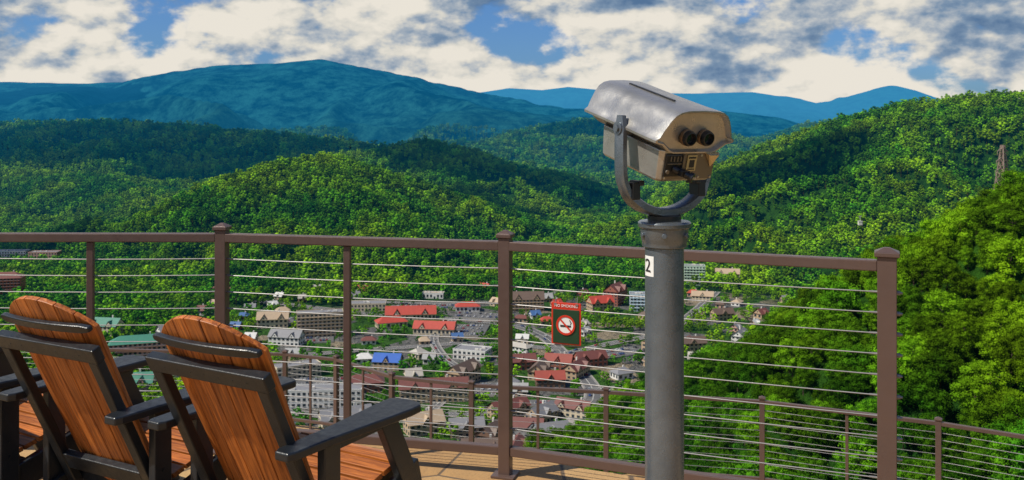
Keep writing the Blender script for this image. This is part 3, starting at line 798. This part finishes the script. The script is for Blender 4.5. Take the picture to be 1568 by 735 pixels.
for i, (x, z) in enumerate(path):
    x0, z0 = path[max(i - 1, 0)]; x1, z1 = path[min(i + 1, len(path) - 1)]
    tx_, tz_ = x1 - x0, z1 - z0; l = math.hypot(tx_, tz_); nx_, nz_ = -tz_ / l, tx_ / l
    hw_ = .021 + .006 * (abs(i - len(path) / 2) < 5); th = .010 + (.003 if 5 < i < len(path) - 6 else 0)
    if i in (0, len(path) - 1): hw_ = .012
    prof = [(th, -hw_ * .8), (th * .7, -hw_), (-th * .7, -hw_), (-th, -hw_ * .8), (-th, hw_ * .8), (-th * .7, hw_), (th * .7, hw_), (th, hw_ * .8)]
    rings.append([(x + nx_ * u, v, z + nz_ * u) for u, v in prof])
b = MB(); b.loft(rings)
b.cyl((-.175, 0, 1.578), (-.110, 0, 1.578), .019, .019, 20); b.cyl((.175, 0, 1.578), (.110, 0, 1.578), .019, .019, 20)
b.cyl((-.181, 0, 1.578), (-.17, 0, 1.578), .011, .011, 6)
b.obj('yoke', [DKGR], yk, smooth=True)
b = MB()
for s in (-1, 1):
    b.box((s * .124, -.005, 1.395), (.028, .045, .05)); b.box((s * .107, -.005, 1.418), (.02, .05, .015))
b.obj('tilt_stops', [RUB], yk, .003)
hd_ = bpy.data.objects.new('head_mount', None); scene.collection.objects.link(hd_); hd_.parent = vw
hd_.location = (-.020, 0, 1.583); hd_.rotation_mode = 'XYZ'; hd_.rotation_euler = (math.radians(15), 0, psi)
half = [(0, -.034), (.070, -.034), (.088, -.030), (.118, -.008), (.128, -.006), (.143, -.002), (.144, .005), (.132, .013), (.124, .032), (.108, .062), (.095, .078), (.078, .088), (.055, .093), (0, .095)]
prof = half + [(-x, z) for x, z in half[::-1][1:-1]]
def sec(y, sx, sz, dz=0.): return [(x * sx, y, z * sz + dz) for x, z in prof]
def half_shift(ring, dy):
    return [(x, y + dy * max(0, (z + .03) / .12), z) for x, y, z in ring]
b = MB()
b.loft([half_shift(sec(-.158, .90, .84, .004), -.014), half_shift(sec(-.170, .955, .94, .002), -.018), half_shift(sec(-.169, 1, 1), -.018), half_shift(sec(-.155, 1.01, 1.01), -.012), sec(-.10, 1.0, 1.0), sec(0, .985, 1.01), sec(.10, .975, 1.03),
        half_shift(sec(.165, .985, 1.05), .01), half_shift(sec(.183, .98, 1.03), .014), half_shift(sec(.180, .90, .92), .01)])
b.obj('housing', [SILV], hd_, 0, True)
b = MB(); b.box((-.02, .03, .0985), (.007, .22, .004), Matrix.Rotation(.01, 3, 'X')); b.obj('top_seam', [RUB], hd_, .001)
def rrect(w, l0, l1, z, r=.012): return [(-w, l0 + r, z), (-w + r, l0, z), (w - r, l0, z), (w, l0 + r, z), (w, l1 - r, z), (w - r, l1, z), (-w + r, l1, z), (-w, l1 - r, z)]
b = MB(); b.loft([rrect(.094, -.150, .12, -.122), rrect(.100, -.158, .127, -.114), rrect(.106, -.162, .135, -.028)]); b.obj('mechanism_box', [SILV], hd_, .002)
b = MB(); b.box((.0, -.1615, -.074), (.185, .004, .078)); b.obj('front_plate', [PLAT], hd_, .001)
b = MB(); b.box((-.060, -.1655, -.070), (.062, .006, .066)); b.obj('coin_bay', [RUB], hd_, .003)
b = MB()
for k in range(5): b.box((-.075 + k * .012, -.170, -.050), (.003, .003, .014))
b.box((-.06, -.170, -.064), (.05, .004, .003)); b.cyl((-.082, -.170, -.087), (-.082, -.174, -.087), .006, .006, 12); b.box((-.03, -.1705, -.062), (.004, .006, .05)); b.obj('coin_slots', [PLAT], hd_)
b = MB(); b.cyl((-.055, -.164, -.080), (-.030, -.207, -.090), .012, .010, 20); b.cyl((-.030, -.207, -.090), (-.024, -.217, -.0925), .014, .014, 20); b.box((-.04, -.187, -.085), (.03, .03, .016)); b.obj('coin_slide_handle', [RUB], hd_, .001, True)
b = MB(); b.box((-.024, -.2182, -.0925), (.018, .002, .006)); b.obj('handle_tip', [SILV], hd_)
b = MB(); b.box((.006, -.1655, -.064), (.034, .003, .046)); b.obj('instruction_label', [simple('label_gold', (.5, .38, .16), .5)], hd_)
b = MB(); b.box((.006, -.1676, -.066), (.018, .0014, .022)); b.box((.006, -.1676, -.048), (.026, .0014, .005)); b.box((.006, -.1676, -.082), (.024, .0014, .003)); b.obj('label_print', [SBLK], hd_)
b = MB(); b.add([(.048, -.1655, -.032), (.102, -.1655, -.032), (.078, -.1655, -.078), (.055, -.180, -.037), (.095, -.180, -.037), (.078, -.174, -.068)], [(0, 1, 4, 3), (1, 2, 5, 4), (2, 0, 3, 5), (3, 4, 5)]); b.obj('coin_return', [BRASS], hd_, .002)
b = MB()
for sx_, sz_ in ((-.085, -.107), (.085, -.107), (.04, -.107), (.04, -.042)): b.cyl((sx_, -.163, sz_), (sx_, -.1665, sz_), .0035, .0035, 10)
b.obj('screws', [BOLT], hd_)
for s in (-1, 1):
    x = s * .0325 - .002
    def ry(r, y, n=32): return [(x + math.cos(2 * math.pi * i / n) * r, y, .014 + math.sin(2 * math.pi * i / n) * r) for i in range(n)]
    b = MB(); b.loft([ry(.022, -.155), ry(.0225, -.186), ry(.020, -.193), ry(.0165, -.194), ry(.015, -.186), ry(.013, -.182)], caps=False); b.obj('eyepiece', [RUB], hd_, 0, True)
    b = MB(); b.loft([ry(.0238, -.170), ry(.0238, -.179), ry(.022, -.180)], caps=False); b.obj('eyepiece_ring', [simple('aged_bronze', (.2, .13, .08), .35, .7)], hd_, 0, True)
    b = MB(); b.loft([ry(.0135, -.183), ry(.007, -.181)], caps=True); b.obj('eyepiece_lens', [LENS], hd_, 0, True)
    b = MB(); b.loft([[(q[0] * 1.1, -q[1] + .020, q[2] + .0) for q in ry(.032, -.165)], [(q[0] * 1.1, -q[1] + .020, q[2]) for q in ry(.03, -.175)]], caps=True); b.obj('objective_lens', [LENS], hd_, 0, True)
b = MB(); a0 = math.radians(186); rs_ = []
for k in range(7):
    a = a0 + math.radians(7) * k; rs_.append([(math.cos(a) * .0582, math.sin(a) * .0582, 1.140), (math.cos(a) * .0582, math.sin(a) * .0582, 1.200)])
b.loft(rs_, caps=False, closed=False); b.obj('number_sticker', [SWHITE], vw)
aa = a0 + math.radians(20)
text('2', .055, (math.cos(aa) * .0595, math.sin(aa) * .0595, 1.170), vw, SBLK, 'number', math.pi / 2, aa + math.pi / 2)

# ------------------------------------------------------------------ adirondack chairs
m, nt, out = new_mat('teak_poly_lumber'); p = N(nt, 'ShaderNodeBsdfPrincipled'); gg = N(nt, 'ShaderNodeNewGeometry')
at2 = N(nt, 'ShaderNodeAttribute', attribute_name='grain')
mp = N(nt, 'ShaderNodeMapping'); L(nt, at2.outputs['Vector'], mp.inputs['Vector']); mp.inputs['Scale'].default_value = (60, 60, 3.5)
g1 = noise(nt, mp.outputs[0], 1.5, 6, .7, .5)
c = mixrgb(nt, maprange(nt, g1, .36, .64), (.18, .042, .006), (.60, .185, .030))
v = maprange(nt, gg.outputs['Random Per Island'], 0, 1, .78, 1.12)
sc = N(nt, 'ShaderNodeVectorMath', operation='SCALE'); L(nt, c, sc.inputs[0]); L(nt, v, sc.inputs['Scale'])
L(nt, sc.outputs[0], p.inputs['Base Color']); p.inputs['Roughness'].default_value = .5
bp = N(nt, 'ShaderNodeBump'); bp.inputs['Strength'].default_value = .35; bp.inputs['Distance'].default_value = .001; L(nt, g1, bp.inputs['Height']); L(nt, bp.outputs[0], p.inputs['Normal'])
L(nt, p.outputs[0], out.inputs[0]); TEAK = m
BLACK = simple('black_poly_lumber', (.012, .015, .019), .36, 0, .3, 20, .4, 200)

def beam_g(mb, grains, p, q, w, h, up):
    n0 = len(mb.v); mb.beam(p, q, w, h, up, 0); off = random.random() * 20
    p = Vector(p); d = (Vector(q) - p).normalized()
    for v in mb.v[n0:]:
        vv = Vector(v) - p; al = vv.dot(d); pr = vv - d * al
        grains.append((pr.x + off, pr.y + pr.z, al))

def put_grain(o, grains):
    a = o.data.attributes.new('grain', 'FLOAT_VECTOR', 'POINT'); a.data.foreach_set('vector', [c for g in grains for c in g])

yb, zb = -.40, .28; yt, zt = -.735, .99
bd = Vector((0, yt - yb, zt - zb)); BL = bd.length; bd.normalize(); bn = Vector((0, -bd.z, bd.y))
def chair(x, y, phi):
    e = empty('adirondack_chair', (x, y, 0), -math.radians(phi))
    mb = MB(); gr = []
    base = Vector((0, yb, zb)); ns = 7
    for i in range(ns):
        u = (i - (ns - 1) / 2) / ((ns - 1) / 2)
        xb_, xt_ = u * .178, u * .204; bow = (1 - u * u) * .026
        p0 = base + Vector((xb_, 0, 0)) + bn * bow * .8 - bd * .06
        q1 = base + Vector((xt_, 0, 0)) + bn * bow + bd * BL
        dirx = (q1 - p0).normalized(); sup = (Vector((u * .25, 0, 0)) + bn).normalized()
        w0, w1 = .0560, .0655; th = .019
        sx = dirx.cross(sup).normalized(); up2 = sx.cross(dirx).normalized()
        off = random.random() * 20; ln = (q1 - p0).length; rings = []
        for s_ in (0, ln * .5, ln - .16):
            w = w0 + (w1 - w0) * s_ / ln; c0 = p0 + dirx * s_
            rings.append([c0 + sx * w / 2 * a + up2 * th / 2 * b2 for a, b2 in ((-1, -1), (-.33, -1), (.33, -1), (1, -1), (1, 1), (.33, 1), (-.33, 1), (-1, 1))])
        last = []
        for a, b2 in ((-1, -1), (-.33, -1), (.33, -1), (1, -1), (1, 1), (.33, 1), (-.33, 1), (-1, 1)):
            xx = xt_ + sx.x * a * w1 / 2
            al = ln + .018 - .115 * abs(xx / .238) ** 2.1
            last.append(p0 + dirx * al + sx * w1 / 2 * a + up2 * th / 2 * b2)
        rings.append(last)
        n0 = len(mb.v); mb.loft(rings, 0)
        for v in mb.v[n0:]:
            vv = Vector(v) - p0; al = vv.dot(dirx); gr.append((vv.dot(sx) + off, vv.dot(up2), al))
    seat = [(.035, .262, -1.35), (.030, .318, -1.15), (.0, .362, -.55), (-.058, .372, .06), (-.118, .362, .2), (-.178, .349, .22), (-.238, .334, .25), (-.298, .319, .25), (-.358, .304, .25), (-.415, .290, .25)]
    for yy, zz, tl in seat:
        up = Vector((0, -math.sin(tl), math.cos(tl)))
        beam_g(mb, gr, (-.255, yy, zz), (.255, yy, zz), .052, .020, up)
    o = mb.obj('slats', [TEAK], e, .0022, fixn=True); put_grain(o, gr)
    b = MB()
    ctr = base + bn * .05
    for s in (-1, 1):
        b.beam(ctr + Vector((s * .236, 0, 0)) - bd * .16, ctr + Vector((s * .236, 0, 0)) + bd * (BL - .195), .045, .034, bn)
        b.beam((s * .272, .03, .318), (s * .272, -.86, .075), .032, .105, (0, 0, 1))
        b.beam((s * .292, -.19, .575), (s * .300, .10, 0), .034, .082, (0, 1, 0))
        b.beam((s * .292, -.475, .575), (s * .292, -.475, .0), .034, .075, (0, 1, 0))
        b.box((s * .292, -.30, .558), (.03, .36, .03))
    b.beam(ctr + Vector((-.265, 0, 0)) + bd * (BL - .17), ctr + Vector((.265, 0, 0)) + bd * (BL - .17), .056, .036, bn)
    b.beam(ctr + Vector((-.212, 0, 0)) + bd * .06, ctr + Vector((.212, 0, 0)) + bd * .06, .07, .030, bn)
    b.beam((-.255, -.395, .235), (.255, -.395, .235), .05, .03, (0, 1, 0)); b.beam((-.255, .0, .285), (.255, .0, .285), .03, .06, (0, 0, 1))
    b.beam((-.27, -.80, .10), (.27, -.80, .10), .03, .08, (0, 0, 1))
    b.obj('frame', [BLACK], e, .004)
    b = MB(); rings = []
    for k in range(15):
        u = -1 + 2 * k / 14; c0 = base + Vector((u * .236, 0, 0)) + bn * ((1 - u * u) * .030 + .021) + bd * (BL - .088 + .014 * (1 - u * u))
        hh_ = .015 * (1 if abs(u) < .95 else .6)
        rings.append([c0 + bd * hh_ * a + bn * .010 * c_ for a, c_ in ((-1, -1), (1, -1), (1, 1), (-1, 1))])
    b.loft(rings); b.obj('upper_batten', [BLACK], e, .004)
    b = MB()
    for s in (-1, 1):
        outl = [(.225, -.075), (.245, -.060), (.30, -.052), (.35, -.062), (.372, -.085), (.374, -.14), (.366, -.23), (.348, -.38), (.332, -.52), (.325, -.66), (.315, -.685), (.262, -.685), (.250, -.66), (.246, -.45), (.236, -.30), (.226, -.16)]
        b.loft([[(s * px, py, z) for px, py in outl] for z in (.576, .604)])
    b.obj('armrests', [BLACK], e, .006, seg=3)
    b = MB()
    for u in (-.9, -.6, -.3, 0, .3, .6, .9):
        c0 = ctr + Vector((u * .205, 0, 0)) + bd * (BL - .17) + bn * .018; b.cyl(c0, c0 + bn * .001, .003, .003, 8)
    for s in (-1, 1):
        for zz in (.46, .40): b.cyl((s * .31, -.475, zz - .1), (s * .3125, -.475, zz - .1), .006, .006, 8)
    b.obj('screws', [BLACK], e)
    return e
chair(-.60, 3.48, 30)
chair(-1.29, 3.82, 28)
chair(-1.98, 4.12, 30)

# ------------------------------------------------------------------ world + sun
w = bpy.data.worlds.new('World'); scene.world = w; w.use_nodes = True; nt = w.node_tree
for n in list(nt.nodes): nt.nodes.remove(n)
out = nt.nodes.new('ShaderNodeOutputWorld'); bg = nt.nodes.new('ShaderNodeBackground'); bg.inputs[1].default_value = .1
sky = nt.nodes.new('ShaderNodeTexSky'); sky.sky_type = 'NISHITA'; sky.sun_disc = False
sky.sun_elevation = math.radians(50); sky.sun_rotation = math.atan2(SUN.x, SUN.y)
skc = mixrgb(nt, 1.0, sky.outputs[0], (.36, .62, 1.05), 'MULTIPLY')
tc = nt.nodes.new('ShaderNodeTexCoord')
def cmap(dx=0, dz=0, sz=1.7):
    q = nt.nodes.new('ShaderNodeMapping'); L(nt, tc.outputs['Generated'], q.inputs[0]); q.inputs['Scale'].default_value = (1, 1, sz); q.inputs['Location'].default_value = (1.37 + dx, .6, .25 + dz); return q.outputs[0]
v0 = cmap(); v1 = cmap(-.008, .018)
f = noise(nt, v0, 11, 9, .54, .0); g = noise(nt, v1, 11, 9, .54, .0)
big = noise(nt, v0, 4.2, 4, .5)
cover = math_(nt, 'ADD', f, math_(nt, 'MULTIPLY', math_(nt, 'SUBTRACT', big, .5), .5))
rel = math_(nt, 'MULTIPLY', math_(nt, 'SUBTRACT', f, g), 2.8)
mid = noise(nt, cmap(.5, .3, 2.6), 7, 5, .5)
br_ = math_(nt, 'ADD', math_(nt, 'ADD', rel, .66), math_(nt, 'MULTIPLY', math_(nt, 'SUBTRACT', mid, .5), -2.2))
sx_ = nt.nodes.new('ShaderNodeSeparateXYZ'); L(nt, tc.outputs['Generated'], sx_.inputs[0])
br_ = math_(nt, 'ADD', br_, maprange(nt, sx_.outputs[2], .03, .14, .08, -.07))
cr = nt.nodes.new('ShaderNodeValToRGB'); L(nt, br_, cr.inputs[0])
els = cr.color_ramp.elements; els[0].position = .08; els[0].color = (.11, .21, .38, 1); els[1].position = .88; els[1].color = (1, .94, .83, 1)
e_ = els.new(.34); e_.color = (.24, .35, .50, 1); e_ = els.new(.54); e_.color = (.54, .59, .64, 1); e_ = els.new(.70); e_.color = (.85, .82, .74, 1)
cs = nt.nodes.new('ShaderNodeVectorMath'); cs.operation = 'SCALE'; L(nt, cr.outputs[0], cs.inputs[0]); cs.inputs['Scale'].default_value = 8.2
msk = math_(nt, 'MULTIPLY', maprange(nt, cover, .34, .44, smooth=True), maprange(nt, sx_.outputs[2], .3, .6, 1, 0, True))
fin = mixrgb(nt, msk, skc, cs.outputs[0])
L(nt, fin, bg.inputs[0]); L(nt, bg.outputs[0], out.inputs[0])

sl = bpy.data.lights.new('sun', 'SUN'); sl.energy = 5.0; sl.angle = math.radians(.5); sl.color = (1, .93, .80)
so = bpy.data.objects.new('sun', sl); scene.collection.objects.link(so); so.rotation_euler = SUN.to_track_quat('Z', 'Y').to_euler()

# ------------------------------------------------------------------ camera
cd = bpy.data.cameras.new('camera'); cam = bpy.data.objects.new('camera', cd); scene.collection.objects.link(cam)
cam.location = (0, 0, EYE); cam.rotation_euler = (math.pi / 2, 0, 0)
cd.sensor_width = 36; cd.lens = 1400 / 1568 * 36; cd.shift_y = -(367.5 - 195) / 1568
cd.clip_start = .05; cd.clip_end = 60000
cd.dof.use_dof = True; cd.dof.focus_distance = 3.0; cd.dof.aperture_fstop = 11
scene.camera = cam
scene.view_settings.view_transform = 'Standard'; scene.view_settings.look = 'None'; scene.view_settings.exposure = 0
